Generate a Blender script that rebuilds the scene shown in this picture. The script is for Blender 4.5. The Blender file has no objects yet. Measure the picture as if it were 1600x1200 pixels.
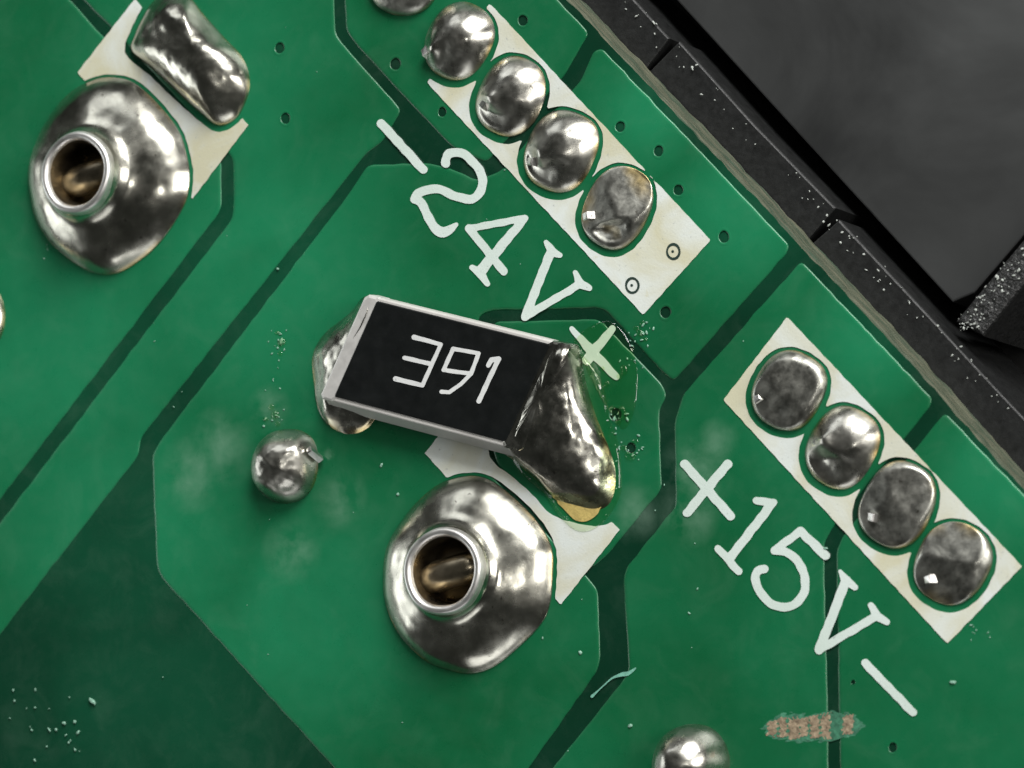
import bpy, math, random
import numpy as np
from mathutils import Vector, Matrix, noise
from mathutils.geometry import tessellate_polygon

random.seed(7)
sc = bpy.context.scene
sc.unit_settings.system = 'METRIC'
sc.unit_settings.scale_length = 0.001          # one unit is one millimetre
sc.unit_settings.length_unit = 'MILLIMETERS'

# ------------------------------------------------------------------ camera
F_PX = 6000.0; PX_MM = 51.5; DIST = F_PX / PX_MM
n_c = Vector((-0.46, 0.10, 0.0)); n_c.z = math.sqrt(1 - n_c.x**2 - n_c.y**2)
X_c = (Vector((1, 0, 0)) - n_c * n_c.x).normalized(); Y_c = n_c.cross(X_c)
M = Matrix((X_c, Y_c, n_c))                    # camera axes -> board axes
CAM = M @ Vector((0, 0, DIST))
cam_data = bpy.data.cameras.new('camera')
cam = bpy.data.objects.new('camera', cam_data); sc.collection.objects.link(cam)
cam_data.sensor_width = 36; cam_data.lens = 36 * F_PX / 1600
cam_data.clip_start = 1; cam_data.clip_end = 2000
cam.matrix_world = Matrix.Translation(CAM) @ M.to_4x4()
cam_data.dof.use_dof = True; cam_data.dof.focus_distance = DIST - .4; cam_data.dof.aperture_fstop = .15
sc.camera = cam

# ------------------------------------------------------------------ world, lamps, exposure
world = bpy.data.worlds.new('World'); sc.world = world; world.use_nodes = True
world.node_tree.nodes['Background'].inputs[0].default_value = (0.90, 0.95, 0.86, 1)
world.node_tree.nodes['Background'].inputs[1].default_value = 0.03

def area(name, direction, dist, sx, sy, radiance, col=(1, 1, 1)):
    d = bpy.data.lights.new(name, 'AREA'); d.shape = 'RECTANGLE'; d.size = sx; d.size_y = sy
    d.energy = radiance * math.pi * sx * sy; d.color = col
    o = bpy.data.objects.new(name, d); sc.collection.objects.link(o)
    v = Vector(direction).normalized(); o.location = v * dist
    o.rotation_euler = v.to_track_quat('Z', 'Y').to_euler()
area('window_light', (0.40, 0.74, 0.52), 230, 125, 100, 17.0, (1.0, 0.99, 0.97))
area('upper_left_fill', (-0.38, 0.80, 0.46), 240, 120, 80, 1.6, (0.97, 0.99, 1.0))  # added dim fill, widens the window's gleam on the solder
area('room_light', (0.88, 0.12, 0.46), 240, 80, 120, 9.0, (1.0, 0.97, 0.93))
area('left_light', (-0.95, -0.05, 0.27), 240, 170, 60, 3.0, (0.97, 1.0, 1.0))
area('front_light', (0.0, -0.95, 0.29), 240, 170, 60, 1.8, (1.0, 1.0, 1.0))
area('camera_side_lamp', (0.42, -0.06, 0.90), 260, 20, 20, 36.0, (1.0, 0.97, 0.92))  # small lamp towards the camera side, gives the round solder glint

sc.view_settings.view_transform = 'Standard'; sc.view_settings.look = 'None'
sc.view_settings.exposure = 0.0; sc.view_settings.gamma = 1.0
sc.view_settings.use_curve_mapping = False
sc.render.engine = 'CYCLES'
sc.cycles.use_denoising = True
sc.cycles.max_bounces = 8; sc.cycles.transparent_max_bounces = 12
sc.cycles.caustics_reflective = False; sc.cycles.caustics_refractive = False

# ------------------------------------------------------------------ point on a plane seen at a photo pixel
def on_plane(px, py, p0, nrm):
    d = M @ Vector(((px - 800) / F_PX, -(py - 600) / F_PX, -1))
    t = (p0 - CAM).dot(nrm) / d.dot(nrm)
    return CAM + d * t
UP = Vector((0, 0, 1))
def P(px, py, z=0.0):
    return on_plane(px, py, Vector((0, 0, z)), UP)

# ------------------------------------------------------------------ object helpers
def smooth(a, b, x):
    t = min(1, max(0, (x - a) / (b - a))); return t * t * (3 - 2 * t)
def mesh_obj(name, verts, faces, mat, parent=None, shade=True, mats=None, mat_idx=None):
    me = bpy.data.meshes.new(name)
    off = Vector(parent.location) if parent is not None else Vector((0, 0, 0))
    me.from_pydata([tuple(Vector(v) - off) for v in verts], [], faces)
    for m in (mats or [mat]): me.materials.append(m)
    if mat_idx is not None: me.polygons.foreach_set('material_index', mat_idx)
    if shade: me.polygons.foreach_set('use_smooth', [True] * len(me.polygons))
    me.update()
    o = bpy.data.objects.new(name, me); sc.collection.objects.link(o)
    if parent is not None: o.parent = parent
    return o
def thing(name, loc, label, cat, group=None):
    o = bpy.data.objects.new(name, None); sc.collection.objects.link(o)
    o.location = loc; o.empty_display_size = 0.5
    return tag(o, label, cat, group)
def tag(o, label, cat, group=None, kind=None):
    o['label'] = label; o['category'] = cat
    if group: o['group'] = group
    if kind: o['kind'] = kind
    return o
def spline(pts, n, closed=True):
    """Catmull-Rom through pts, resampled to n points of even spacing."""
    pts = [np.array(p, float) for p in pts]; m = len(pts); out = []
    rng = range(m) if closed else range(m - 1)
    for i in rng:
        g = (lambda k: pts[k % m]) if closed else (lambda k: pts[min(max(k, 0), m - 1)])
        p0, p1, p2, p3 = g(i - 1), g(i), g(i + 1), g(i + 2)
        for k in range(12):
            t = k / 12
            out.append(0.5 * (2*p1 + (p2-p0)*t + (2*p0-5*p1+4*p2-p3)*t*t + (3*p1-p0-3*p2+p3)*t**3))
    out.append(pts[0] if closed else pts[-1])
    out = np.array(out); seg = np.linalg.norm(np.diff(out, axis=0), axis=1)
    cum = np.concatenate([[0], np.cumsum(seg)])
    t = np.linspace(0, cum[-1], n + 1)[:-1] if closed else np.linspace(0, cum[-1], n)
    return np.stack([np.interp(t, cum, out[:, k]) for k in range(out.shape[1])], 1)
def ellipse(cx, cy, rx, ry, n=32, power=2.3, tilt=0.0, wob=0.02, seed=0):
    rnd = random.Random(seed); ph = [rnd.uniform(0, 6.28) for _ in range(4)]
    out = []
    for i in range(n):
        a = 2 * math.pi * i / n; c, s = math.cos(a), math.sin(a)
        w = 1 + wob * sum(math.sin((k + 2) * a + ph[k]) / (k + 1.2) for k in range(4))
        x = rx * math.copysign(abs(c) ** (2 / power), c) * w; y = ry * math.copysign(abs(s) ** (2 / power), s) * w
        out.append((cx + x * math.cos(tilt) - y * math.sin(tilt), cy + x * math.sin(tilt) + y * math.cos(tilt)))
    return out
def rings_to_faces(nr, n, first=0):
    f = []
    for r in range(nr - 1):
        for i in range(n):
            j = (i + 1) % n; a = first + r * n
            f.append((a + i, a + j, a + n + j, a + n + i))
    return f

# flat shapes: a signed distance on the photo's board plane, traced with marching squares
def sd_poly(poly, X, Y):
    poly = np.array(poly, float); d = np.full(X.shape, 1e18); ins = np.zeros(X.shape, bool)
    for i in range(len(poly)):
        a, b = poly[i], poly[(i + 1) % len(poly)]; e = b - a
        wx, wy = X - a[0], Y - a[1]
        t = np.clip((wx * e[0] + wy * e[1]) / max(e @ e, 1e-9), 0, 1)
        d = np.minimum(d, (wx - e[0] * t) ** 2 + (wy - e[1] * t) ** 2)
        c = (a[1] > Y) != (b[1] > Y)
        with np.errstate(divide='ignore', invalid='ignore'):
            xi = a[0] + (Y - a[1]) * e[0] / (e[1] if e[1] else 1e-9)
        ins ^= c & (X < xi)
    d = np.sqrt(d); return np.where(ins, -d, d)
def sd_strokes(strokes, X, Y):
    d = np.full(X.shape, 1e9)
    for st in strokes:
        pts, r = st
        for i in range(len(pts) - 1):
            a, b = np.array(pts[i][:2], float), np.array(pts[i + 1][:2], float)
            ra = pts[i][2] if len(pts[i]) > 2 else r; rb = pts[i + 1][2] if len(pts[i + 1]) > 2 else r
            e = b - a; wx, wy = X - a[0], Y - a[1]
            t = np.clip((wx * e[0] + wy * e[1]) / max(e @ e, 1e-9), 0, 1)
            dd = np.hypot(wx - e[0] * t, wy - e[1] * t) - (ra + (rb - ra) * t)
            d = np.minimum(d, dd)
    return d
def flat_shape(name, fn, bbox, step, place, thick, mat, parent, wob=0.5):
    """fn: signed distance (px). place(px,py,lift) -> world. Makes a thin slab with an edge."""
    xs = np.arange(bbox[0], bbox[2] + step, step); ys = np.arange(bbox[1], bbox[3] + step, step)
    X, Y = np.meshgrid(xs, ys)
    D = fn(X, Y)
    if wob: D = D + wob * (np.sin(X * .23 + 1.3 * np.sin(Y * .17)) + np.sin(Y * .31 + 1.1 * np.sin(X * .13))) * 0.6
    keys = {}; pts = []; faces = []
    def vert(k, x, y):
        if k not in keys: keys[k] = len(pts); pts.append((x, y))
        return keys[k]
    ny, nx = D.shape
    mn = np.minimum(np.minimum(D[:-1, :-1], D[1:, :-1]), np.minimum(D[:-1, 1:], D[1:, 1:]))
    for j, i in zip(*np.where(mn < 0)):
        cs = [(j, i), (j, i + 1), (j + 1, i + 1), (j + 1, i)]; f = []
        for q in range(4):
            a, b = cs[q], cs[(q + 1) % 4]; da, db = D[a], D[b]
            if da < 0: f.append(vert(a, xs[a[1]], ys[a[0]]))
            if (da < 0) != (db < 0):
                lo, hi = (a, b) if a < b else (b, a); t = D[lo] / (D[lo] - D[hi])
                f.append(vert((lo, hi), xs[lo[1]] + (xs[hi[1]] - xs[lo[1]]) * t, ys[lo[0]] + (ys[hi[0]] - ys[lo[0]]) * t))
        if len(f) >= 3: faces.append(tuple(reversed(f)))
    edges = {}
    for f in faces:
        for a, b in zip(f, f[1:] + f[:1]):
            if (b, a) in edges: del edges[(b, a)]
            else: edges[(a, b)] = 1
    verts = [place(x, y, thick) for x, y in pts]; low = {}
    for a, b in edges:
        for v in (a, b):
            if v not in low: low[v] = len(verts); verts.append(place(pts[v][0], pts[v][1], 0.0))
        faces.append((b, a, low[a], low[b]))
    return mesh_obj(name, verts, faces, mat, parent, shade=False)
def board_place(base):
    return lambda x, y, h: P(x, y, base + h)

# ------------------------------------------------------------------ materials
def mat_new(name):
    m = bpy.data.materials.new(name); m.use_nodes = True
    nt = m.node_tree; b = nt.nodes['Principled BSDF']
    return m, nt, b
def nd(nt, t, **kw):
    n = nt.nodes.new(t)
    for k, v in kw.items(): setattr(n, k, v)
    return n
def obj_coord(nt):
    g = nd(nt, 'ShaderNodeNewGeometry'); return g.outputs['Position']
def noise_tex(nt, scale, detail=4, rough=0.55, dist=0.0, vec=None):
    n = nd(nt, 'ShaderNodeTexNoise'); n.inputs['Scale'].default_value = scale
    n.inputs['Detail'].default_value = detail; n.inputs['Roughness'].default_value = rough
    n.inputs['Distortion'].default_value = dist
    nt.links.new(vec if vec is not None else obj_coord(nt), n.inputs['Vector']); return n.outputs['Fac']
def ramp(nt, fac, stops):
    r = nd(nt, 'ShaderNodeValToRGB'); e = r.color_ramp.elements
    while len(e) > 1: e.remove(e[0])
    e[0].position = stops[0][0]; e[0].color = stops[0][1]
    for p, c in stops[1:]:
        q = e.new(p); q.color = c
    nt.links.new(fac, r.inputs[0]); return r.outputs[0]
def g3(v): return (v, v, v, 1)
def bump(nt, b, fac, strength, dist, prev=None):
    n = nd(nt, 'ShaderNodeBump'); n.inputs['Strength'].default_value = strength; n.inputs['Distance'].default_value = dist
    nt.links.new(fac, n.inputs['Height'])
    if prev is not None: nt.links.new(prev, n.inputs['Normal'])
    nt.links.new(n.outputs[0], b.inputs['Normal']); return n.outputs[0]
def mixc(nt, fac, a, b):
    n = nd(nt, 'ShaderNodeMix', data_type='RGBA')
    for sock, v in ((n.inputs[0], fac), (n.inputs[6], a), (n.inputs[7], b)):
        if isinstance(v, (tuple, float, int)): sock.default_value = v
        else: nt.links.new(v, sock)
    return n.outputs[2]
def mathn(nt, op, a, b=0.0, clamp=False):
    n = nd(nt, 'ShaderNodeMath', operation=op); n.use_clamp = clamp
    for sock, v in ((n.inputs[0], a), (n.inputs[1], b)):
        if isinstance(v, (float, int)): sock.default_value = v
        else: nt.links.new(v, sock)
    return n.outputs[0]
def spot(nt, x, y, r):
    """a round soft patch around a place on the board, 1 inside and 0 outside"""
    p = P(x, y); d = nd(nt, 'ShaderNodeVectorMath', operation='DISTANCE')
    nt.links.new(obj_coord(nt), d.inputs[0]); d.inputs[1].default_value = p
    m = nd(nt, 'ShaderNodeMapRange'); m.inputs[1].default_value = r / PX_MM; m.inputs[2].default_value = r * .25 / PX_MM
    nt.links.new(d.outputs['Value'], m.inputs[0]); return m.outputs[0]

# solder mask over copper, with patches of dried flux and broad lighter areas
STAINS = [(345, 700, 75), (300, 740, 70), (455, 860, 60), (530, 775, 55), (1085, 740, 70), (1075, 800, 60), (420, 640, 45), (990, 800, 50), (1120, 690, 40)]
PALE_PATCHES = [(240, 1120, 420), (60, 560, 420), (200, 850, 380), (400, 420, 330), (330, 130, 300), (480, 960, 260), (1160, 330, 170), (1360, 520, 120), (1560, 740, 140), (1010, 170, 130)]   # broad lighter patches in the green
def make_mask(name, lo, hi, stain=0.28, rough=0.3, film=None):  # film: lighter green mixed in over the broad patches
    m, nt, b = mat_new(name)
    base = ramp(nt, noise_tex(nt, 0.16, 4, .5, .5), [(.30, lo), (.70, hi)])
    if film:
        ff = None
        for s in PALE_PATCHES:
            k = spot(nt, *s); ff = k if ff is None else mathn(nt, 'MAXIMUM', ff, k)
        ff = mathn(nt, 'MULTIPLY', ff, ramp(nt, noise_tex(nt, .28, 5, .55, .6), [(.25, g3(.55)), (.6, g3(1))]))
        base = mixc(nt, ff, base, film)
    f = None
    for s in STAINS:
        k = spot(nt, *s); f = k if f is None else mathn(nt, 'MAXIMUM', f, k)
    blot = ramp(nt, noise_tex(nt, .85, 4, .6, .25), [(.36, g3(0)), (.74, g3(1))])
    f = mathn(nt, 'MULTIPLY', f, blot)
    f = mathn(nt, 'MULTIPLY', f, stain)
    haze = ramp(nt, noise_tex(nt, 0.6, 7, .65, .8), [(.5, g3(0)), (.85, g3(.05))])
    f = mathn(nt, 'ADD', f, haze, True)
    col = mixc(nt, f, base, (.34, .52, .40, 1))
    nt.links.new(col, b.inputs['Base Color'])
    r = ramp(nt, noise_tex(nt, 1.4, 5, .6), [(.3, g3(rough - .07)), (.7, g3(rough + .12))])
    nt.links.new(r, b.inputs['Roughness'])
    b.inputs['IOR'].default_value = 1.5
    n1 = bump(nt, b, noise_tex(nt, 0.45, 2, .4), .10, .25)
    bump(nt, b, noise_tex(nt, 9, 3, .6), .06, .03, n1)
    return m
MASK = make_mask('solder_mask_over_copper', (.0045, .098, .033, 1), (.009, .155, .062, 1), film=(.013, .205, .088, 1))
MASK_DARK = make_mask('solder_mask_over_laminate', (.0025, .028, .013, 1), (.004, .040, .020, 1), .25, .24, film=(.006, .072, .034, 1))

def make_solder(name, col, r0, r1, bumpy, dark=.55, scale=1.6):
    m, nt, b = mat_new(name); b.inputs['Metallic'].default_value = 1
    f = noise_tex(nt, scale, 6, .62, .7)
    c = ramp(nt, f, [(.34, tuple(x * dark for x in col) + (1,)), (.6, tuple(col) + (1,))])
    # amber flux dried along the foot of the joint, and a few dark pits
    sx = nd(nt, 'ShaderNodeSeparateXYZ'); nt.links.new(obj_coord(nt), sx.inputs[0])
    foot = nd(nt, 'ShaderNodeMapRange'); foot.inputs[1].default_value = .17; foot.inputs[2].default_value = .05
    nt.links.new(sx.outputs[2], foot.inputs[0])
    fm = mathn(nt, 'MULTIPLY', foot.outputs[0], ramp(nt, noise_tex(nt, .9, 3, .5), [(.42, g3(0)), (.62, g3(.85))]))
    c = mixc(nt, fm, c, (.62, .48, .22, 1))
    pit = ramp(nt, noise_tex(nt, 5.5, 2, .5), [(.25, g3(.7)), (.31, g3(0))])
    c = mixc(nt, pit, c, (.12, .11, .09, 1))
    nt.links.new(c, b.inputs['Base Color'])
    rr = ramp(nt, noise_tex(nt, scale * 1.3, 5, .6), [(.35, g3(r0)), (.68, g3(r1))])
    nt.links.new(rr, b.inputs['Roughness'])
    n1 = bump(nt, b, noise_tex(nt, 1.3, 3, .5, .4), bumpy, .25)
    bump(nt, b, noise_tex(nt, 9, 4, .6), bumpy * .5, .03, n1)
    return m
SOLDER = make_solder('bright_solder', (.62, .61, .55), .22, .38, .035, .62, 1.1)
SOLDER_CONE = make_solder('smooth_shiny_solder', (.60, .59, .515), .17, .33, .02, .66, .7)
SOLDER_DULL = make_solder('dull_crusted_solder', (.50, .50, .45), .30, .48, .11, .55, 2.0)
SOLDER_ROUGH = make_solder('grainy_fillet_solder', (.56, .55, .49), .16, .36, .06, .42, 1.1)
PIN = make_solder('clipped_pin_face', (.90, .88, .86), .28, .4, .05, .85)
RIM = make_solder('pale_tinned_rim', (.92, .91, .88), .38, .5, .04, .9, 1.5)
BRASS = make_solder('brown_tarnished_tube_wall', (.40, .345, .25), .26, .42, .05, .45, .9)


def make_white(name, col, stain, amount):
    m, nt, b = mat_new(name)
    f = ramp(nt, noise_tex(nt, .42, 4, .55, .6), [(.40, g3(0)), (.64, g3(amount))])
    f2 = ramp(nt, noise_tex(nt, 2.6, 5, .6, .4), [(.62, g3(0)), (.75, g3(amount * .8))])
    fac = mathn(nt, 'MAXIMUM', f, f2)
    c = mixc(nt, fac, col, stain)
    pin = ramp(nt, noise_tex(nt, 7, 3, .7), [(.27, g3(.75)), (.36, g3(0))])
    c = mixc(nt, pin, c, tuple(x * .55 for x in col[:3]) + (1,))
    nt.links.new(c, b.inputs['Base Color']); b.inputs['Roughness'].default_value = .42
    bump(nt, b, noise_tex(nt, 14, 4, .6), .3, .02)
    return m
SILK = make_white('white_silkscreen_ink', (.72, .77, .735, 1), (.60, .58, .40, 1), .9)
SILK_TEXT = make_white('white_silkscreen_lettering', (.68, .77, .73, 1), (.56, .68, .60, 1), .6)
CERAMIC = make_white('white_ceramic', (.66, .65, .62, 1), (.46, .44, .42, 1), .6)
DIGIT = make_white('white_resistor_print', (.78, .80, .79, 1), (.6, .62, .62, 1), .6)

def make_plain(name, col, rough, lo=.7, scale=2, bmp=0.0, bscale=8, metal=0.0, bdist=.04):
    m, nt, b = mat_new(name)
    c = ramp(nt, noise_tex(nt, scale, 5, .6, .5), [(.32, tuple(x * lo for x in col) + (1,)), (.68, tuple(col) + (1,))])
    nt.links.new(c, b.inputs['Base Color']); b.inputs['Metallic'].default_value = metal
    rr = ramp(nt, noise_tex(nt, scale * 2, 4, .6), [(.3, g3(max(.03, rough - .06))), (.7, g3(rough + .06))])
    nt.links.new(rr, b.inputs['Roughness'])
    if bmp: bump(nt, b, noise_tex(nt, bscale, 5, .62), bmp, bdist)
    return m
TIN = make_plain('matte_tinned_terminal', (.80, .79, .76), .42, .8, 2, .12, 6, .35)
GLASS_BLACK = make_plain('black_resistor_glaze', (.0075, .009, .009), .34, .7, 1.2, .05)
PLASTIC = make_plain('black_plastic', (.017, .018, .018), .42, .55, 3, .35, 6)
PLASTIC_ROUGH = make_plain('rough_black_plastic', (.030, .031, .031), .30, .5, 5, .9, 4.5, 0, .12)
PANEL = make_plain('smooth_dark_grey_plastic', (.060, .063, .063), .36, .40, .13, .10, 1.2)
VOID = make_plain('deep_black_plastic', (.006, .006, .006), .6, .7, 1)
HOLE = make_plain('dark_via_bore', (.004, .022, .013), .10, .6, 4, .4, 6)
DUST = make_plain('pale_dust', (.62, .66, .62), .6, .6, 9)
DUST_GREEN = make_plain('pale_green_flakes', (.30, .55, .42), .5, .6, 9)
SCRAPE = make_plain('scraped_pale_mask', (.22, .55, .42), .55, .6, 6, .5)
SCRAPE_FADED = make_plain('scuffed_green_mask', (.07, .27, .16), .5, .4, 4, .4)
COPPER_BARE = make_plain('scraped_copper_and_laminate', (.60, .47, .32), .4, .28, 6, .9, 7, .3)
COPPER_GOLD = make_plain('bare_gold_pad', (.95, .66, .30), .3, .6, 4, .6, 6, .1)
INK_RING = make_plain('dark_ring', (.03, .055, .045), .4, .7, 4)

m, nt, b = mat_new('sawn_laminate_edge')          # glass-fibre edge of the board, layered fibres
tc = obj_coord(nt); mp = nd(nt, 'ShaderNodeMapping')
eu = (P(1600, 775) - P(868, 0)); mp.inputs['Rotation'].default_value = (0, 0, -math.atan2(eu.y, eu.x)); nt.links.new(tc, mp.inputs[0])
ms = nd(nt, 'ShaderNodeMapping'); ms.inputs['Scale'].default_value = (.5, 3, 6); nt.links.new(mp.outputs[0], ms.inputs[0])
f = noise_tex(nt, 1.6, 6, .65, .6, ms.outputs[0])
c = ramp(nt, f, [(.30, (.03, .07, .04, 1)), (.45, (.05, .07, .042, 1)), (.62, (.125, .125, .082, 1)), (.78, (.05, .09, .05, 1))])
nt.links.new(c, b.inputs['Base Color']); b.inputs['Roughness'].default_value = .6
bump(nt, b, f, .7, .12)
EDGE = m

m, nt, b = mat_new('clear_flux')                   # clear amber rosin: tinted see-through film with a shiny skin
nt.nodes.remove(b)
out = nt.nodes['Material Output']
tr = nd(nt, 'ShaderNodeBsdfTransparent'); tr.inputs[0].default_value = (.93, .985, .86, 1)
gl = nd(nt, 'ShaderNodeBsdfGlossy'); gl.inputs['Roughness'].default_value = .06
fr = nd(nt, 'ShaderNodeLayerWeight'); fr.inputs['Blend'].default_value = .5
mx = nd(nt, 'ShaderNodeMixShader')
bp = nd(nt, 'ShaderNodeBump'); bp.inputs['Strength'].default_value = .5; bp.inputs['Distance'].default_value = .1
nt.links.new(noise_tex(nt, 2.2, 3, .5), bp.inputs['Height'])
nt.links.new(bp.outputs[0], gl.inputs['Normal'])
nt.links.new(mathn(nt, 'ADD', mathn(nt, 'MULTIPLY', mathn(nt, 'POWER', fr.outputs['Facing'], 5.0), .7), .045), mx.inputs[0]); nt.links.new(tr.outputs[0], mx.inputs[1]); nt.links.new(gl.outputs[0], mx.inputs[2])
nt.links.new(mx.outputs[0], out.inputs[0])
FLUX = m

# ------------------------------------------------------------------ the plastic housing behind the board
LEDGE_Z, PANEL_Z = -1.25, -2.45
def prism(name, pts, ztop, zbot, mat, parent, bevel=0.06):
    top = [P(x, y, ztop) for x, y in pts]
    c = sum(top, Vector()) / len(top)
    area2 = sum(a.x * q.y - q.x * a.y for a, q in zip(top, top[1:] + top[:1]))
    if area2 < 0: top.reverse()
    n = len(top); verts = []
    def inset(d):
        res = []
        for i in range(n):
            a, v, q = top[i - 1], top[i], top[(i + 1) % n]
            e1 = (v - a).normalized(); e2 = (q - v).normalized()
            n1 = Vector((-e1.y, e1.x, 0)); n2 = Vector((-e2.y, e2.x, 0))
            mm = (n1 + n2); mm = mm / max(.3, mm.length_squared) * 2
            res.append(v + mm * d)
        return res
    lv = [(0, zbot - ztop), (0, -bevel), (bevel * .3, -bevel * .3), (bevel, 0)]
    for d, dz in lv:
        verts += [Vector((p.x, p.y, ztop + dz)) for p in inset(d)]
    faces = rings_to_faces(len(lv), n)
    k = (len(lv) - 1) * n
    for t in tessellate_polygon([[verts[k + i] for i in range(n)]]):
        a, q, r = (k + t[0], k + t[1], k + t[2])
        if (verts[q] - verts[a]).cross(verts[r] - verts[a]).z < 0: q, r = r, q
        faces.append((a, q, r))
    return mesh_obj(name, verts, faces, mat, parent, shade=False)

housing = thing('plastic_housing', P(1300, 250, -8), 'black plastic housing with grey panel and ledge beside the board edge', 'housing')
prism('ledge', [(560, -420), (990, -2), (1046, 60), (1006, 112), (500, -350)], LEDGE_Z, -6, PLASTIC, housing)
prism('ledge', [(1061, 64), (1180, 196), (1306, 325), (1258, 380), (1010, 116)], LEDGE_Z - .05, -6, PLASTIC, housing)
prism('ledge', [(1311, 343), (1430, 470), (1560, 610), (2100, 1180), (2030, 1250), (1262, 386)], LEDGE_Z + .02, -6, PLASTIC, housing)
prism('panel', [(620, -480), (1230, 190), (1488, 472), (1522, 458), (1615, 350), (2100, -200), (1700, -900), (900, -900)], PANEL_Z, -6, PANEL, housing)
prism('rib', [(1492, 502), (1535, 525), (1640, 395), (2150, -180), (2100, -215), (1600, 372)], LEDGE_Z - .45, -6.5, PLASTIC_ROUGH, housing, .12)
prism('floor', [(300, -900), (2600, -900), (2600, 1700), (1900, 1700)], -7.0, -9, VOID, housing)

# ------------------------------------------------------------------ circuit board
board = thing('circuit_board', P(800, 600, -1.2), 'green circuit board with white printed lettering and dark isolation gaps', 'circuit board')
BASE_Z = -0.032
edge_out = [(300, -628), (600, -310), (883, -8), (1180, 304), (1400, 538), (1576, 735), (1850, 1030), (2150, 1350)]
poly = [(-620, -628)] + edge_out + [(2150, 1750), (-620, 1750)]
top = [P(x, y, BASE_Z) for x, y in poly]
fine = []
for i, (a, q) in enumerate(zip(top, top[1:] + top[:1])):
    k = 60 if 1 <= i < len(edge_out) else 1
    for s in range(k):
        v = a.lerp(q, s / k)
        if k > 1: v = v + Vector((1, 1, 0)) * .018 * noise.noise(v * 1.3) + Vector((1, 1, 0)) * .012 * noise.noise(v * 5)
        fine.append(v)
nn = len(fine); verts = []
for z, w in ((-1.2, .05), (-.9, .02), (-.55, 0), (-.2, -.01), (BASE_Z, -.06)):
    for v in fine: verts.append(Vector((v.x + w * .7, v.y + w * .7, z)) + Vector((.7, .7, 0)) * .05 * noise.noise(Vector((v.x * 2, v.y * 2, z * 4))))
faces = [tuple(reversed(f)) for f in rings_to_faces(5, nn)]
for i in range(nn): verts[4 * nn + i].z = BASE_Z
mi = [1] * len(faces)
for t in tessellate_polygon([[verts[4 * nn + i] for i in range(nn)]]):
    a, q, r = [4 * nn + k for k in t]
    if (verts[q] - verts[a]).cross(verts[r] - verts[a]).z < 0: q, r = r, q
    faces.append((a, q, r)); mi.append(0)
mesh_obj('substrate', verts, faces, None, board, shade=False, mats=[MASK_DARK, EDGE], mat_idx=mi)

VIAS = [(437, 75, 9), (446, 185, 9), (817, 32, 9), (618, 100, 10), (691, 175, 8), (969, 198, 9), (1029, 236, 9), (1060, 297, 9), (1131, 370, 10), (1040, 488, 10), (962, 648, 11), (1395, 1168, 8), (1333, 1066, 4), (986, 700, 9)]
def round_poly(pts, r):
    out = []; n = len(pts)
    for i in range(n):
        a, v, q = (np.array(pts[k % n], float) for k in (i - 1, i, i + 1))
        la, lb = np.linalg.norm(a - v), np.linalg.norm(q - v); d = min(r, la * .45, lb * .45)
        p0 = v + (a - v) / la * d; p1 = v + (q - v) / lb * d
        for t in np.linspace(0, 1, 5): out.append((1-t)**2 * p0 + 2*t*(1-t) * v + t*t * p1)
    dense = []
    for i in range(len(out)):
        a, q = out[i], out[(i + 1) % len(out)]; L = np.linalg.norm(q - a); k = max(1, int(L / 14)) if L < 2500 else 1
        for s in range(k):
            p = a + (q - a) * s / k
            if k > 1: p = p + np.array([noise.noise((p[0] * .05, p[1] * .05, 0)), noise.noise((p[0] * .05, p[1] * .05, 9))]) * 1.6
            dense.append(p)
    return np.array(dense)
def offset_poly(pts, d):
    prv, nxt = np.roll(pts, 1, 0), np.roll(pts, -1, 0)
    t = nxt - prv; t = t / np.linalg.norm(t, axis=1)[:, None]
    return pts + np.stack([-t[:, 1], t[:, 0]], 1) * d
def in_poly(x, y, poly): return sd_poly(poly, np.array([float(x)]), np.array([float(y)]))[0]
def pour(pts, r=9):
    o = round_poly(pts, r)
    if np.sum(o[:, 0] * np.roll(o[:, 1], -1) - np.roll(o[:, 0], -1) * o[:, 1]) < 0: o = o[::-1].copy()
    n = len(o); verts = []
    for d, z in ((-.6, BASE_Z - .02), (0, -.024), (2.2, -.007), (5.5, 0.0)):
        verts += [P(x, y, z) for x, y in offset_poly(o, d)]
    faces = [tuple(reversed(f)) for f in rings_to_faces(4, n)]
    loops = [[verts[3 * n + i] for i in range(n)]]; idx = list(range(3 * n, 4 * n))
    holes = []
    for x, y, rr in VIAS:
        if in_poly(x, y, o) < -(rr + 6):
            rr *= .85; h = ellipse(x, y, rr * .92, rr * 1.08, 18, 2, 0, .04, int(x)); base = len(verts)
            verts += [P(a, q, 0) for a, q in h]; idx += list(range(base, base + 18))
            loops.append([verts[base + i] for i in range(18)]); holes.append((x, y, rr, h))
    for t in tessellate_polygon(loops):
        a, q, r2 = (idx[k] for k in t)
        if (verts[q] - verts[a]).cross(verts[r2] - verts[a]).z < 0: q, r2 = r2, q
        faces.append((a, q, r2))
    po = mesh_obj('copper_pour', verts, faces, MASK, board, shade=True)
    po.data.polygons.foreach_set('use_smooth', [i < 3 * n for i in range(len(faces))])
    for x, y, rr, h in holes:
        hc = np.array([x, y]); rings = []
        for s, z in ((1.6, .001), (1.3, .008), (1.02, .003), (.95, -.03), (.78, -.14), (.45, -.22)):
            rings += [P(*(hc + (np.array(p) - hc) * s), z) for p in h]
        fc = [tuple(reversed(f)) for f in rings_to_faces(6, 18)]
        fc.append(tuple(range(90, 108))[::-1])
        k = mesh_obj('via', rings, fc, None, board, mats=[MASK, HOLE], mat_idx=[0 if i < 36 else 1 for i in range(len(fc))])
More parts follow.
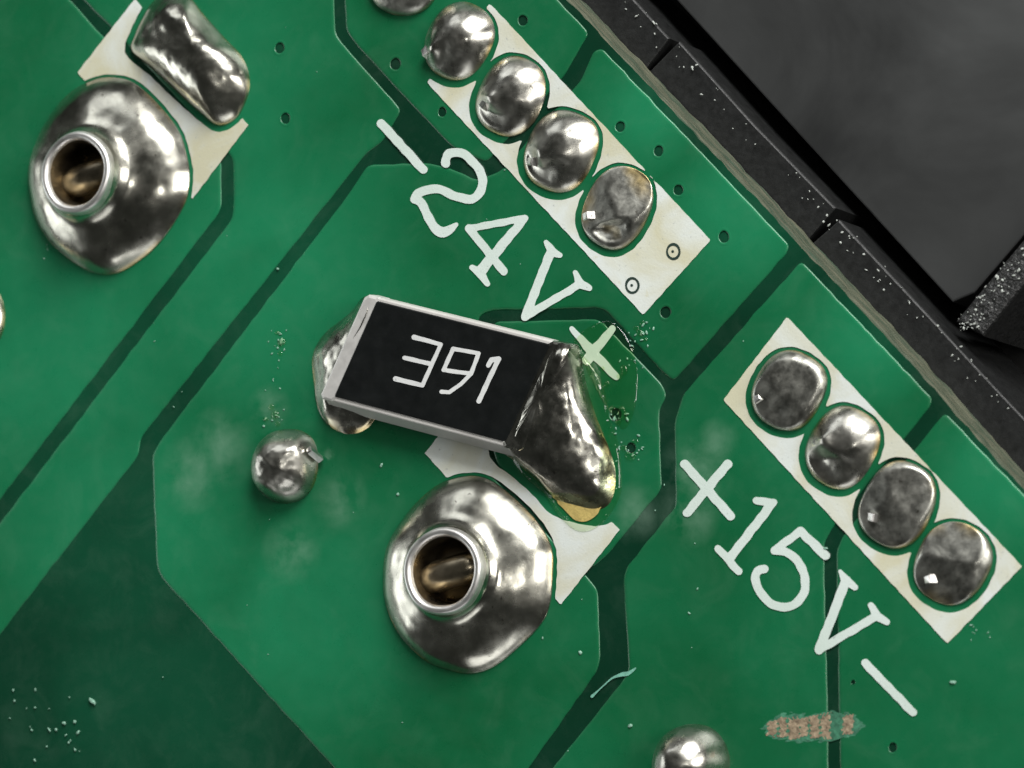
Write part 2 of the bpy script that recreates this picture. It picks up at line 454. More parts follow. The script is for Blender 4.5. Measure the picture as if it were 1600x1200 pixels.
# the islands of copper between the dark gaps
LB, RB = -600, 2100
pour([(LB, -600), (-420, -600), (102, -8), (150, 46), (166, 62), (346, 252), (346, 322), (340, 336), (LB, 1565)])
pour([(-395, -600), (420, -600), (521, -20), (524, 52), (533, 66), (627, 172), (612, 198), (597, 222), (572, 240), (526, 298), (220, 684), (216, 712), (LB, 1765), (LB, 1605), (363, 342), (365, 322), (364, 248), (175, 44), (122, -8)])
pour([(440, -600), (340, -600), (868, -4), (917, 48), (918, 56), (882, 118), (760, 254), (742, 246), (707, 230), (620, 139), (556, 69), (541, 48), (538, -20)])
pour([(941, 76), (1090, 232), (1233, 383), (1229, 396), (1052, 596), (1030, 576), (948, 486), (935, 481), (768, 485), (748, 494), (735, 640), (760, 735), (918, 902), (934, 922), (938, 1030), (932, 1050), (826, 1200), (692, 1385), (522, 1200), (252, 902), (245, 884), (238, 712), (250, 690), (546, 302), (575, 258), (668, 255), (700, 262), (745, 282), (782, 268), (908, 126), (928, 80)])
pour([(772, 503), (930, 499), (940, 503), (1034, 600), (1042, 618), (1030, 640), (1034, 760), (1028, 772), (950, 866), (924, 888), (778, 728), (752, 640)])
pour([(1252, 408), (1345, 505), (1456, 622), (1454, 634), (1300, 826), (1287, 850), (1291, 1010), (1305, 1750), (700, 1750), (718, 1410), (864, 1200), (972, 1066), (983, 1046), (974, 905), (980, 885), (1056, 792), (1054, 660), (1068, 616)])
pour([(1477, 645), (1600, 773), (RB, 1297), (RB, 1750), (1326, 1750), (1313, 1200), (1307, 862), (1318, 836)])
# the wedge of bare laminate lower left stays open: its pour edge lies below

# silkscreen blocks around the pads, lettering
def superpad(x0, y0, x1, y1, seed, tilt=.12):
    cx, cy = (x0 + x1) / 2, (y0 + y1) / 2
    return ellipse(cx, cy, (x1 - x0) / 2 * .93, (y1 - y0) / 2 * 1.0, 40, 2.35, .46 + .05 * math.sin(seed), .018, seed)
PADS1 = [(664, 1, 771, 127), (745, 86, 852, 215), (818, 171, 936, 301), (910, 259, 1020, 390)]
PADS2 = [(1176, 546, 1291, 674), (1259, 633, 1374, 765), (1343, 720, 1463, 857), (1428, 814, 1550, 946)]
OUT1 = [superpad(*p, seed=i + 3) for i, p in enumerate(PADS1)]
OUT2 = [superpad(*p, seed=i + 13) for i, p in enumerate(PADS2)]
CONE_C = [(724, 744), (760, 747), (796, 771), (838, 813), (862, 855), (864, 900), (859, 948), (844, 978), (808, 1014), (772, 1042), (736, 1053), (700, 1047), (664, 1032), (625, 993), (604, 948), (599, 900), (607, 849), (640, 798), (682, 759)]
CONE_L = [(150, 123), (185, 121), (215, 132), (250, 165), (280, 205), (293, 245), (297, 277), (292, 312), (272, 350), (245, 385), (215, 410), (182, 428), (150, 428), (115, 410), (80, 380), (58, 345), (47, 302), (45, 265), (53, 232), (75, 185), (110, 145)]
BLOB = [(236, 6), (262, -14), (292, -8), (318, 22), (352, 60), (378, 88), (390, 120), (387, 152), (370, 184), (342, 197), (316, 180), (282, 150), (240, 110), (205, 80), (211, 52), (222, 28)]
FIL_R = [(893, 543), (907, 556), (916, 600), (932, 652), (952, 700), (963, 742), (956, 783), (934, 798), (900, 793), (868, 782), (840, 752), (808, 724), (776, 690), (800, 610), (840, 548)]
FIL_L = [(572, 462), (545, 490), (506, 522), (488, 556), (490, 600), (497, 640), (517, 668), (548, 679), (580, 664), (600, 620), (610, 540), (600, 480)]
def silk_block(rect, cuts, bbox):
    cuts = [(spline(c, 60), g, sh) for c, g, sh in cuts]
    def fn(X, Y):
        d = sd_poly(rect, X, Y) 
        for c, g, sh in cuts: d = np.maximum(d, -(sd_poly(c + np.array(sh), X, Y) - g))
        return d
    return flat_shape('silkscreen_block', fn, bbox, 3.0, board_place(0.0), .022, SILK, board, .45)
silk_block([(765, 5), (1110, 375), (1005, 492), (667, 129)], [(o, 8, (-2, 3)) for o in OUT1], (650, -10, 1120, 500))
silk_block([(1230, 495), (1597, 885), (1480, 1006), (1130, 625)], [(o, 8, (-2, 3)) for o in OUT2], (1115, 480, 1610, 1015))
silk_block([(211, -2), (388, 195), (300, 312), (121, 113)], [(CONE_L, 4, (1, 0)), (BLOB, 7, (-2, 2))], (100, -12, 400, 325))
silk_block([(758, 588), (968, 828), (876, 945), (664, 708)], [(CONE_C, 5, (1, 0)), (FIL_R, 16, (2, 8))], (640, 570, 985, 960))

TEXT = {
 'sign':  [[([(596, 193), (661, 265)], 7.5)],
           [([(893, 513, 4), (925, 550, 9), (963, 589, 6)], 7), ([(957, 514, 6), (926, 551, 9), (918, 562, 9)], 7)],
           [([(1070, 725), (1141, 806)], 7.5), ([(1137, 725), (1074, 801)], 7.5)],
           [([(1352, 1036), (1426, 1113)], 7)]],
 'digit': [[([(696, 255), (698, 244), (707, 238), (723, 240), (741, 255), (753, 275), (752, 295), (743, 308), (731, 311), (709, 306), (688, 296), (668, 296), (653, 303), (648, 311)], 7.5),
            ([(650, 311), (659, 317), (667, 335), (679, 355, 8), (693, 363, 9), (713, 351, 4)], 7.5)],
           [([(820, 341, 6), (733, 357)], 6), ([(733, 357), (787, 424)], 7), ([(818, 343), (753, 421, 9)], 7), ([(738, 418, 5), (751, 428, 8), (762, 444, 4)], 6)],
           [([(1182, 782), (1208, 785)], 6.5), ([(1206, 787), (1141, 871)], 7.5), ([(1122, 857), (1154, 893)], 6.5)],
           [([(1290, 868), (1251, 830)], 7.5), ([(1251, 830), (1210, 860)], 7), ([(1210, 860), (1228, 862), (1246, 877), (1257, 899), (1257, 925), (1243, 943), (1222, 949), (1201, 940), (1185, 920), (1180, 901), (1185, 891), (1194, 889)], 7.2)]],
 'letter': [[([(853, 378, 4), (862, 393, 8), (875, 399, 4)], 6), ([(861, 392), (821, 494)], 7.5), ([(820, 495), (908, 443)], 6.5), ([(899, 426, 4), (907, 444, 8), (921, 450, 5)], 6)],
            [([(1313, 893, 4), (1322, 908, 8), (1336, 918, 5)], 6), ([(1322, 907), (1280, 1015)], 8), ([(1280, 1015), (1371, 962)], 7), ([(1361, 946, 5), (1371, 963, 8), (1386, 972, 5)], 6)]],
}
for kind, glyphs in TEXT.items():
    for g in glyphs:
        xs = [p[0] for st in g for p in st[0]]; ys = [p[1] for st in g for p in st[0]]
        g = [([p[:2] + (p[2] * .92,) if len(p) > 2 else p for p in pts], r * .92) for pts, r in g]
        g2 = [(spline([tuple(p) + ((r,) if len(p) == 2 else ()) for p in pts], 40, False).tolist() if len(pts) > 4 else pts, r) for pts, r in g]
        flat_shape('printed_' + kind, lambda X, Y, g2=g2: sd_strokes(g2, X, Y), (min(xs) - 14, min(ys) - 14, max(xs) + 14, max(ys) + 14), 1.5, board_place(0.0), .024, SILK_TEXT, board, .55)
# two plugged vias printed over with white ink
for x, y in ((1052, 393), (988, 446)):
    def fn(X, Y, x=x, y=y):
        r = np.hypot((X - x) / .92, (Y - y) / 1.08)
        return np.minimum(np.abs(r - 10.5) - 1.8, np.hypot(X - x + 1, Y - y) - 2.5)
    flat_shape('via_ring', fn, (x - 18, y - 18, x + 18, y + 18), 1.2, board_place(.022), .008, INK_RING, board, .3)
# worn places: a gouge through the mask and a fine curved scratch
def ragged(poly, amp, fx, fy):
    return lambda X, Y: sd_poly(poly, X, Y) + amp * (np.sin(X * fx + 2 * np.sin(Y * fy)) + np.sin(Y * fy * 1.7 + X * .21))
flat_shape('scrape', ragged([(1190, 1138), (1204, 1123), (1226, 1114), (1262, 1117), (1300, 1112), (1334, 1116), (1352, 1133), (1335, 1150), (1296, 1158), (1240, 1160), (1208, 1154)], 1.8, .37, .5), (1178, 1100, 1364, 1172), 1.6, board_place(0), .003, SCRAPE_FADED, board, .6)
for bx0, bx1, y0, y1, seed in ((1201, 1214, 1127, 1150, 1), (1216, 1230, 1121, 1152, 2), (1232, 1249, 1123, 1154, 3), (1251, 1262, 1122, 1150, 4), (1264, 1281, 1120, 1153, 5), (1283, 1297, 1117, 1154, 6), (1318, 1331, 1117, 1147, 7)):
    sk = 3 * math.sin(seed * 2.1)
    flat_shape('scrape', ragged([(bx0, y0), (bx1 + sk, y0 - 2), (bx1, y1), (bx0 - sk, y1 - 2 * math.cos(seed))], 1.5, .6 + .1 * seed, .45), (bx0 - 10, y0 - 10, bx1 + 10, y1 + 10), 1.2, board_place(0.002), .004 + .003 * (seed % 3), COPPER_BARE, board, .8)
sp = spline([(925, 1088, 2.2), (940, 1074, 1.0), (956, 1060, 1.4), (972, 1054, 3.2), (982, 1052, 3.0), (993, 1044, 1.2)], 40, False).tolist()
flat_shape('scratch', lambda X, Y: sd_strokes([(sp, 2)], X, Y), (912, 1034, 1004, 1100), 1.0, board_place(.002), .012, SCRAPE, board, .3)

# ------------------------------------------------------------------ solder joints
def dome(name, outline, h, mat, parent=None, n=120, nr=44, edge=.35, top=None, seed=0, crease=None, bumps=(), rough=.02, flat=2.2, facets=0, soft=.06):
    o = spline(outline, n); W = [P(x, y, 0) for x, y in o]
    c = sum(W, Vector()) / n
    if top is not None: t0 = P(top[0], top[1], h); c = Vector((t0.x, t0.y, 0))
    R = sum((w - c).length for w in W) / n
    rf = random.Random(seed); planes = [(rf.uniform(.62, .82) * h, rf.uniform(.10, .30) * math.cos(a), rf.uniform(.10, .30) * math.sin(a)) for a in (rf.uniform(0, 6.28) for _ in range(facets))]
    verts = []
    for r in range(nr):
        s = (r / nr) ** 1.25
        for w in W:
            p = w.lerp(c, s)
            z = h * (1 - (1 - s) ** flat) ** edge if s > 0 else -.01
            q = Vector((p.x * 1.1 + seed * 13.1, p.y * 1.1, seed))
            k = smooth(0, .25, s)
            z += k * h * (.10 * noise.noise(q * .8) + .02 * noise.noise(q * 2.7)) + k * rough * .5 * noise.noise(q * 5)
            if crease:
                for (cx, cy, ang, depth, wid) in crease:
                    cc = P(cx, cy, h * .6); d = (p.x - cc.x) * -math.sin(ang) + (p.y - cc.y) * math.cos(ang)
                    al = (p.x - cc.x) * math.cos(ang) + (p.y - cc.y) * math.sin(ang)
                    d += .25 * noise.noise(q * 1.4 + Vector((3, 1, 0))) 
                    z -= k * depth * (1 - smooth(-wid, wid, d)) * smooth(0, .5, s) * (1 - .75 * smooth(-.7, .6, al))
            for (bx, by, bh, br) in bumps:
                bb = P(bx, by, h * .7); dd = math.hypot(p.x - bb.x, p.y - bb.y)
                z += k * bh * math.exp(-(dd / br) ** 2)
            for z0, gx, gy in planes:
                zp = z0 + gx * (p.x - c.x) + gy * (p.y - c.y); kk = soft
                hh = max(kk - abs(z - zp), 0) / kk; z = min(z, zp) - hh * hh * kk * .25
            verts.append(Vector((p.x, p.y, max(z, .004 if r else -.01))))
    last = sum((verts[-n + i] for i in range(n)), Vector()) / n
    verts.append(last); faces = [tuple(reversed(f)) for f in rings_to_faces(nr, n)]
    L = len(verts) - 1; a = (nr - 1) * n
    faces += [(a + (i + 1) % n, a + i, L) for i in range(n)]
    return mesh_obj(name, verts, faces, mat, parent)
def fix_up(o):
    """make faces look up/outward"""
    me = o.data; up = sum(p.normal.z * p.area for p in me.polygons)
    if up < 0: me.flip_normals()
    return o
def pin_chip(parent_obj, x, y, z, s, yaw, pitch, mat=PIN):
    c = P(x, y, z); R = Matrix.Rotation(yaw, 3, 'Z') @ Matrix.Rotation(pitch, 3, 'X')
    verts = []
    for zz, k in ((-.5, 1), (.02, 1), (.06, .82)):
        for a, q in ((-1, -1), (1, -1.1), (.9, 1), (-1.05, .9)):
            w = 1 + .35 * noise.noise(Vector((a * 3 + x, q * 3 + y, zz * 9)))
            verts.append(c + R @ Vector((a * s * k * w, q * s * k * 1.1 * w, zz + .10 * noise.noise(Vector((a + y, q + x, 3))))))
    faces = rings_to_faces(3, 4) + [(8, 9, 10, 11)]
    o = mesh_obj('pin_tip', verts, faces, mat, None, shade=False); o.parent = parent_obj
    return o

ORD = ['first', 'second', 'third', 'fourth']
look1 = ['bright domed solder joint with white highlight, nearest the top of the −24V row'.replace('−', '-'),
         'bright domed solder joint, second down in the row above the -24V print',
         'bright domed solder joint with square pin tip, third down in the -24V row',
         'dull grey flat solder joint, last in the -24V row by the two ringed dots']
look2 = ['dull grey solder joint with square pin tip, topmost in the +15V row',
         'shiny solder joint with white highlight, second down in the +15V row',
         'grey speckled solder joint, third down in the +15V row',
         'dark dull solder joint, lowest in the +15V row']
prm1 = [(.74, SOLDER, (664, 80), .10), (.62, SOLDER, (755, 163), .12), (.66, SOLDER, (829, 252), .14), (.44, SOLDER_DULL, (916, 337), .22)]
prm2 = [(.55, SOLDER_DULL, (1183, 622), .16), (.58, SOLDER, (1277, 690), .16), (.50, SOLDER_DULL, (1362, 808), .18), (.46, SOLDER_DULL, (1450, 905), .16)]
for outs, prms, looks, grp, sd in ((OUT1, prm1, look1, 'row of four solder joints above the -24V print', 2), (OUT2, prm2, look2, 'row of four solder joints above the +15V print', 21)):
    for i, (o, (h, mt, pin, cr)) in enumerate(zip(outs, prms)):
        cx = sum(p[0] for p in o) / len(o); cy = sum(p[1] for p in o) / len(o)
        j = dome('solder_joint', o, h, mt, edge=.92 if mt is SOLDER else .6, seed=sd + i, crease=[(cx - 8 + 4 * (i % 2), cy + 14, .25 - .3 * (i % 3), cr * 1.6, .26)],
                 bumps=[(pin[0] + 14, pin[1] - 3, .12, .28), (cx + 22, cy + 14, .04, .4)], rough=.008 if mt is SOLDER else .02, facets=0 if mt is SOLDER else 3, soft=.05)
        fix_up(j); tag(j, looks[i], 'solder joint', grp)
        pin_chip(j, pin[0], pin[1], .36 if mt is SOLDER else .26, .115, .5 + .4 * i, -.35 - .1 * i)

b1 = fix_up(dome('solder_joint', BLOB, 1.0, SOLDER_CONE, edge=.80, top=(302, 84), seed=44, rough=.012))
tag(b1, 'large oblong solder lump above the hollow pin at upper left', 'solder joint')
b2 = fix_up(dome('solder_joint', ellipse(448, 728, 51, 58, 40, 2.1, .1, .03, 5), 1.15, SOLDER, edge=.7, seed=52, bumps=[(470, 700, .12, .3)], rough=.03))
tag(b2, 'small round solder ball left of the hollow pin below the resistor', 'solder joint')
pin_chip(b2, 484, 704, .52, .09, .6, -.6)
b3 = fix_up(dome('solder_joint', ellipse(1084, 1194, 58, 61, 40, 2.1, .1, .03, 6), 1.5, SOLDER, edge=.55, seed=63, rough=.012))
tag(b3, 'round solder ball with white glint cut by the bottom edge', 'solder joint')
b4 = fix_up(dome('solder_joint', ellipse(633, -36, 54, 63, 40, 2.2, .1, .03, 7), .6, SOLDER_DULL, edge=.55, seed=74, rough=.02))
tag(b4, 'grey solder joint cut by the top edge of the photo', 'solder joint')
b5 = fix_up(dome('solder_joint', ellipse(-48, 494, 55, 62, 40, 2.2, .1, .03, 8), .6, SOLDER, edge=.55, seed=85, rough=.02))
tag(b5, 'sliver of a solder joint at the left edge of the photo', 'solder joint')

# hollow pins in volcano-shaped cones
def cone(outline, rim, rimz, label, seed):
    o = spline(outline, 144); n = 144
    W = [P(x, y, 0) for x, y in o]
    ctr = P(rim[0], rim[1], rimz); ax = Vector((ctr.x, ctr.y, 0))
    base_c = sum(W, Vector()) / n
    t = thing('hollow_pin', (base_c.x, base_c.y, 0), label, 'hollow pin', 'hollow pins in solder cones')
    r0 = rim[2] / PX_MM / .885
    ang = [math.atan2(w.y - ax.y, w.x - ax.x) for w in W]
    # k: 0 on the outline, 1 on the tube
    prof = [(0, -.01), (.0, .02), (.05, .13), (.11, .26), (.18, .39), (.26, .51), (.35, .62), (.44, .71), (.53, .785), (.62, .85), (.70, .91), (.78, .98), (.85, 1.06), (.91, 1.17), (.96, 1.30), (1.0, 1.50)]
    pk = spline(prof, 60, False)
    verts = []
    for k, z in pk:
        k = min(max(k, 0), 1)
        for i, w in enumerate(W):
            c = ax + Vector((math.cos(ang[i]), math.sin(ang[i]), 0)) * r0 * 1.0
            p = w.lerp(c, k); q = Vector((p.x * .8 + seed * 7, p.y * .8, seed))
            bulge = smooth(0, .2, k) * (1 - smooth(.7, 1, k))
            z2 = z * (rimz - .25) / 1.5 + bulge * (.07 * noise.noise(q * .8) + .012 * noise.noise(q * 3))
            verts.append(Vector((p.x, p.y, z2)))
    nr = len(pk); f = rings_to_faces(nr, n)
    fix_up(mesh_obj('solder_cone', verts, f, SOLDER_CONE, t))
    tp = [(1.02, rimz - .34), (1.015, rimz - .17), (.99, rimz - .06), (.95, rimz - .005), (.89, rimz), (.84, rimz - .035), (.81, rimz - .10), (.795, rimz - .18)]
    def lathe(tp, nm, mt, par):
        verts = []
        for s, z in tp:
            for i in range(96):
                a = 2 * math.pi * i / 96; w = 1 + .012 * math.sin(2 * a + seed) + .008 * math.sin(5 * a)
                verts.append(Vector((ax.x + math.cos(a) * r0 * s * w, ax.y + math.sin(a) * r0 * s * w, z + .012 * math.sin(3 * a + seed))))
        f = rings_to_faces(len(tp), 96)
        return mesh_obj(nm, verts, f, mt, par)
    lathe(tp, 'tube_rim', RIM, t)
    o = lathe([(.798, rimz - .17), (.785, rimz - .5), (.76, rimz * .5), (.70, rimz * .22), (.5, rimz * .14), (.2, rimz * .13), (.01, rimz * .13)], 'tube_bore', BRASS, t)
    return t, ax, r0
tc_, axc, r0c = cone(CONE_C, (689, 892, 60), 1.6, 'hollow pin in a shiny solder cone below the black resistor', 1)
tl_, axl, r0l = cone(CONE_L, (116, 269, 60), 1.8, 'hollow pin in a shiny solder cone at upper left beside oblong lump', 4)
# a wire end lying in the bore of the pin below the resistor
def tube(name, pts, rad, mat, parent, n=16):
    verts = []
    for i, p in enumerate(pts):
        d = (pts[min(i + 1, len(pts) - 1)] - pts[max(i - 1, 0)]).normalized()
        u = d.orthogonal().normalized(); v = d.cross(u)
        rr = rad * (.75 if i in (0, len(pts) - 1) else 1)
        for k in range(n):
            a = 2 * math.pi * k / n; verts.append(p + (u * math.cos(a) + v * math.sin(a)) * rr)
    f = rings_to_faces(len(pts), n); f.append(tuple(range(n))[::-1]); f.append(tuple(range((len(pts) - 1) * n, len(pts) * n)))
    return mesh_obj(name, verts, f, mat, parent)
for t, ax, r0, z in ((tc_, axc, r0c, .75), (tl_, axl, r0l, .75)):
    pts = [ax + Vector((r0 * x, r0 * y, z + dz)) for x, y, dz in ((-.84, -.18, -.12), (-.4, -.08, 0), (.05, .02, .06), (.4, .1, .03), (.84, .2, -.1))]
    tube('wire_end', pts, .50, BRASS, t)

# ------------------------------------------------------------------ the chip resistor
cz = dict(TL=1.16, TR=1.12, BR=.84, BL=.86)
TL, TR, BR, BL = P(572, 459, cz['TL']), P(892, 541, cz['TR']), P(818, 705, cz['BR']), P(497, 622, cz['BL'])
O = (TL + TR + BR + BL) / 4
A = ((TR + BR) - (TL + BL)).normalized(); Bv = ((TL + TR) - (BL + BR)); Bv = Bv.normalized(); Cv = A.cross(Bv).normalized()   # the chip is a little askew
LEN = ((TR - TL).length + (BR - BL).length) / 2; WID = ((TL - BL).length + (TR - BR).length) / 2; HGT = .68
res = thing('chip_resistor', (O.x, O.y, 0), 'black chip resistor printed 391, soldered at both ends', 'resistor')
def loc(u, v, w): return O + A * u + Bv * v + Cv * w
def rbox(name, u0, u1, v0, v1, w0, w1, mat, bev=.05, shade=False, flare=0.0):
    verts = []
    for w, k in ((w0, bev), (w0 + bev, 0), (w1 - bev, 0), (w1 - bev * .3, bev * .3), (w1, bev)):
        a0, a1, c0, c1 = u0 + k, u1 - k, v0 + k, v1 - k; cr = bev * 1.2
        for u, v in ((a0 + cr, c0), (a1 - cr, c0), (a1, c0 + cr), (a1, c1 - cr), (a1 - cr, c1), (a0 + cr, c1), (a0, c1 - cr), (a0, c0 + cr)):
            if v < 0 and w < w1 - .2: v -= flare
            q = loc(u, v, w); verts.append(q + Vector((noise.noise(q * 2), noise.noise(q * 2 + Vector((5, 0, 0))), 0)) * .012)
    f = rings_to_faces(5, 8) + [tuple(range(8))[::-1], tuple(range(32, 40))]
    return mesh_obj(name, verts, f, mat, res, shade)
TERM_L, TERM_R = .62, .78
rbox('ceramic_body', -LEN/2 + .15, LEN/2 - .15, -WID/2, WID/2, -HGT, 0, CERAMIC, .05, flare=.30)
rbox('terminal', -LEN/2, -LEN/2 + TERM_L, -WID/2 - .02, WID/2 + .02, -HGT - .02, .03, TIN, .09)
rbox('terminal', LEN/2 - TERM_R, LEN/2, -WID/2 - .02, WID/2 + .02, -HGT - .02, .03, SOLDER_ROUGH, .09)
rbox('glaze', -LEN/2 + .50, LEN/2 - .66, -WID/2 + .17, WID/2 - .11, -.02, .055, GLASS_BLACK, .035)
def res_place(x, y, h):
    return on_plane(x, y, O + Cv * (.055 + h), Cv)
for g in ([([(647, 527, 4), (689, 538, 3), (660, 602, 3.4), (618, 592, 4)], 3.4), ([(632, 559), (674, 569)], 3.4)],
          [([(708, 545), (748, 552), (736, 584), (693, 578), (708, 545)], 3.2), ([(746, 556), (736, 584), (720, 600), (702, 613), (690, 612, 3.5)], 3.0)],
          [([(763, 571, 3.5), (768, 562, 4), (779, 561, 4)], 3.6), ([(779, 561), (748, 627)], 3.8)]):
    xs = [p[0] for st in g for p in st[0]]; ys = [p[1] for st in g for p in st[0]]
    flat_shape('printed_digit', lambda X, Y, g=g: sd_strokes(g, X, Y), (min(xs) - 9, min(ys) - 9, max(xs) + 9, max(ys) + 9), 1.2, res_place, .012, DIGIT, res, .25)

def fillet(name, base, top3d, mat, n=110, nr=36, power=1.5, bulge=.12, seed=0, pull=()):
    """solder swept from a foot on the board up to a closed curve on the part"""
    bo = spline(base, n); bw = [P(x, y, 0) for x, y in bo]
    tw = [Vector(p) for p in spline([tuple(p) for p in top3d], n)]
    best = min(range(n), key=lambda s: sum((bw[i] - tw[(i + s) % n]).length for i in range(0, n, 4)))
    tw = tw[best:] + tw[:best]
    verts = []
    for r in range(nr + 1):
        s = r / nr
        for i in range(n):
            p = bw[i].lerp(tw[i], s); z = tw[i].z * (s ** power) * (1 - .0) + bulge * math.sin(math.pi * min(1, s * 1.0)) * 1.0
            if s == 0: z = -.01
            q = Vector((p.x * .9 + seed * 5, p.y * .9, seed + z))
            k = smooth(0, .12, s)
            d = Vector((noise.noise(q), noise.noise(q + Vector((9, 0, 0))), noise.noise(q + Vector((0, 9, 0))))) * .09 * k * (1 - s * .6)
            d += Vector((0, 0, 1)) * .02 * k * noise.noise(q * 4)
            verts.append(Vector((p.x, p.y, z)) + d)
    f = rings_to_faces(nr + 1, n)
    c = sum((verts[-n + i] for i in range(n)), Vector()) / n + Cv * .06
    base_i = nr * n
    for r, s in enumerate((.35, .7)):
        for i in range(n):
            v = verts[base_i + i].lerp(c, s); q = v * 1.8
            verts.append(v + Cv * (.05 * s + .06 * noise.noise(q) + .03 * noise.noise(q * 3)))
    f += rings_to_faces(3, n, base_i)
    verts.append(c); L = len(verts) - 1; a = L - n
    f += [(a + i, a + (i + 1) % n, L) for i in range(n)]
    return fix_up(mesh_obj(name, verts, f, mat, res))
tops = [loc(LEN/2 - .50, WID/2 - .12, .03), loc(LEN/2 - .06, WID/2 - .08, .02), loc(LEN/2 + .05, WID/4, .02), loc(LEN/2 + .08, 0, .03), loc(LEN/2 + .10, -WID/4, .02), loc(LEN/2 - .02, -WID/2 + .1, -.02), loc(LEN/2 - .52, -WID/2 + .02, .0), loc(LEN/2 - .50, -WID/4, .05), loc(LEN/2 - .50, WID/8, .05)]
fillet('solder_fillet', FIL_R, tops, SOLDER_ROUGH, bulge=.20, power=1.35, seed=3)
topl = [loc(-LEN/2 + .34, WID/2 - .45, .035), loc(-LEN/2 + .02, WID/2 - .3, -.05), loc(-LEN/2 - .05, WID/4, -.15), loc(-LEN/2 - .03, -WID/5, -.22), loc(-LEN/2 + .02, -WID/2 + .1, -.30), loc(-LEN/2 + .5, -WID/2, -.40), loc(-LEN/2 + .4, -WID/4, -.2), loc(-LEN/2 + .30, 0, -.10), loc(-LEN/2 + .34, WID/5, .035)]
fillet('solder_fillet', FIL_L, topl, SOLDER_ROUGH, bulge=.12, power=1.1, seed=8)
# gold tip of the pad beyond the fillet
flat_shape('pad', lambda X, Y: sd_poly(spline([(870, 780), (886, 801), (904, 815), (922, 812), (938, 796), (944, 770), (928, 742), (892, 752)], 50), X, Y), (840, 690, 975, 840), 3, board_place(0), .03, COPPER_GOLD, res, .8)

# clear flux round the right fillet
fx = fix_up(dome('flux_residue', [(903, 552), (930, 575), (945, 610), (952, 650), (966, 690), (971, 735), (970, 772), (952, 806), (928, 828), (902, 830), (874, 806), (850, 772), (812, 738), (800, 700), (830, 620), (860, 560)], .26, FLUX, nr=26, seed=91, edge=.5, flat=3, rough=.03))
f2 = fix_up(dome('flux_residue', [(896, 532), (925, 508), (955, 502), (982, 532), (996, 580), (992, 640), (974, 672), (950, 640), (930, 606), (912, 570)], .16, FLUX, nr=26, seed=97, edge=.8, flat=2, rough=.05))
tag(f2, 'clear glassy flux film over the plus sign right of the resistor', 'flux')
tag(fx, 'clear glassy flux pooled round the right end of the resistor', 'flux')

# ------------------------------------------------------------------ dust and flux droplets
def specks(name, pts, mat, label, zfn, kind='stuff'):
    verts, faces = [], []; rnd = random.Random(len(pts))
    for (x, y, r) in pts:
        c = zfn(x, y); s = r / PX_MM; e = rnd.uniform(.6, 1.6); a = rnd.uniform(0, 3.14); b0 = len(verts)
        for z, k in ((-.3, .8), (.25, 1.0), (.7, .55)):
            for i in range(6):
                t = i * math.pi / 3; u, v = math.cos(t) * k * e, math.sin(t) * k / e
                w = 1 + rnd.uniform(-.25, .25)
                verts.append(c + Vector((u * math.cos(a) - v * math.sin(a), u * math.sin(a) + v * math.cos(a), 0)) * s * w + Vector((0, 0, z * s)))
        faces += rings_to_faces(3, 6, b0); faces.append(tuple(range(b0 + 12, b0 + 18)))
    o = mesh_obj(name, verts, faces, mat, None, shade=False)
    return tag(o, label, name.replace('_', ' '), kind=kind)
rnd = random.Random(3); pts = []
def cluster(cx, cy, n, sx, sy, r0=.8, r1=2.2):
    for _ in range(n): pts.append((rnd.gauss(cx, sx), rnd.gauss(cy, sy), rnd.uniform(r0, r1)))
cluster(1300, 340, 12, 60, 50); cluster(1095, 130, 16, 45, 42); cluster(1010, 50, 10, 20, 22, .8, 2.4); cluster(1400, 470, 16, 60, 60); cluster(1530, 640, 14, 40, 40)
ledge_pts = []
for x, y, r in pts:
    on_x = 1060 + (y - 65) * .935
    if on_x - 42 < x < on_x - 4: ledge_pts.append((x, y, r))
for _ in range(70):
    y = rnd.uniform(-10, 660); off = rnd.uniform(4, 44); ledge_pts.append((1060 + (y - 65) * .935 - off, y, rnd.choice((.7, .8, 1, 1, 1.3, 2.0))))
specks('dust', ledge_pts, DUST, 'pale dust specks on the black plastic ledge', lambda x, y: P(x, y, LEDGE_Z + .03))
rib_pts = []
for _ in range(90):
    t = rnd.random() ** 1.6; x = 1512 + 110 * t + rnd.uniform(-18, 18); y = 508 - 128 * t + rnd.uniform(-14, 14); rib_pts.append((x, y, rnd.choice((.7, .8, 1, 1.2, 1.5, 2.2))))
specks('dust', rib_pts, DUST, 'sparkling dust specks on the rough black rib at right', lambda x, y: P(x, y, LEDGE_Z - .43))
pts = [(1085 // 1 - 650, 560, 2)]; pts = []
cluster(437, 535, 12, 8, 16, .8, 2.2); cluster(430, 650, 14, 10, 14, .8, 2.4); cluster(432, 590, 6, 8, 20, .8, 1.6); cluster(1002, 520, 16, 12, 14, .8, 2.6); cluster(985, 560, 8, 14, 14, .8, 2)
cluster(968, 645, 10, 10, 8, 1, 3.4); cluster(985, 705, 10, 12, 14, 1, 2.4); cluster(965, 690, 6, 6, 20, 1, 2.4)
cluster(100, 1150, 16, 26, 24, 1, 3.4); cluster(60, 1090, 8, 30, 14, 1, 2.6); cluster(1530, 985, 8, 14, 10, .8, 2); cluster(75, 390, 5, 8, 18, .8, 1.8)
cluster(800, 600, 46, 520, 380, .6, 1.5)
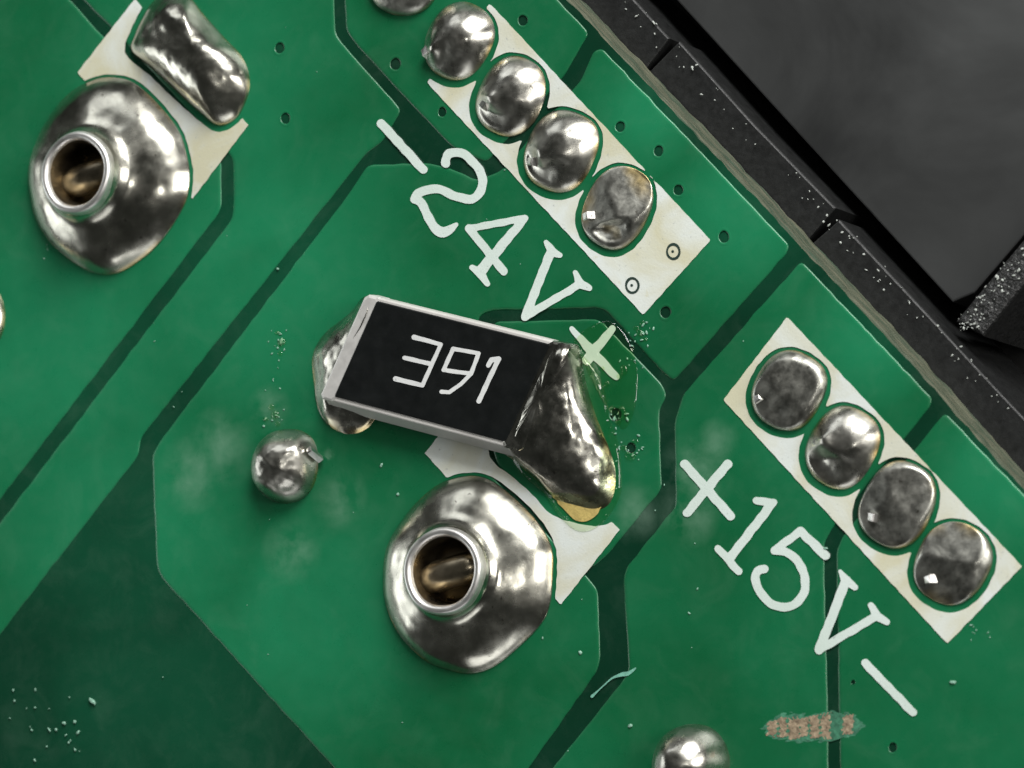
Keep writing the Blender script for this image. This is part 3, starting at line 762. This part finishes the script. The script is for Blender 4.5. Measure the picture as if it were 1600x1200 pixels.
for x, y, r in ((145, 1096, 5.5), (596, 727, 3.2), (622, 772, 3.0), (907, 1020, 3), (985, 1134, 3.5), (848, 997, 2), (1489, 1066, 4), (495, 112, 1), (1077, 958, 2), (1090, 920, 2), (434, 420, 2.4), (1290, 857, 3), (440, 534, 4)): pts.append((x, y, r))
def keep(x, y):
    for o in OUT1 + OUT2 + [CONE_C, CONE_L, BLOB, FIL_R, FIL_L]:
        if in_poly(x, y, o) < 4: return False
    if in_poly(x, y, [(572, 459), (892, 541), (830, 730), (497, 650)]) < 6: return False
    if in_poly(x, y, ellipse(448, 726, 54, 61)) < 3: return False
    return in_poly(x, y, [(-50, -50), (850, -50), (1233, 383), (1600, 773), (1700, 1300), (-50, 1300)]) < 0
specks('flux_droplets', [p for p in pts if keep(p[0], p[1])], DUST_GREEN, 'tiny pale droplets and flakes scattered over the green board', lambda x, y: P(x, y, .004))

# clear beads of flux that catch the light beside the resistor
verts, faces = [], []; rnd = random.Random(11)
beads = [(957, 640, 6), (972, 645, 9), (966, 660, 5), (985, 712, 8), (975, 700, 5), (992, 690, 5), (1000, 520, 6), (1008, 530, 4), (994, 512, 4), (988, 545, 5), (975, 578, 7), (968, 588, 5), (440, 535, 7), (434, 520, 4), (438, 552, 4), (430, 648, 7), (424, 636, 5), (434, 662, 4), (415, 655, 4), (1003, 505, 4), (948, 600, 5), (942, 576, 4)]
for x, y, r in beads:
    b0 = len(verts); e = rnd.uniform(.75, 1.3); an = rnd.uniform(0, 3.1)
    for k in range(6):
        t = k / 5 * math.pi / 2 * .97
        for i in range(16):
            a = 2 * math.pi * i / 16; u, v = math.cos(a) * math.cos(t) * r * e, math.sin(a) * math.cos(t) * r / e
            verts.append(P(x + u * math.cos(an) - v * math.sin(an), y + u * math.sin(an) + v * math.cos(an), .002 + .55 * r / PX_MM * math.sin(t)))
    faces += [tuple(reversed(f)) for f in rings_to_faces(6, 16, b0)]; faces.append(tuple(range(b0 + 80, b0 + 96))[::-1])
fb = fix_up(mesh_obj('flux_beads', verts, faces, FLUX))
tag(fb, 'clear shiny flux beads beside the resistor and above the small solder ball', 'flux beads', kind='stuff')
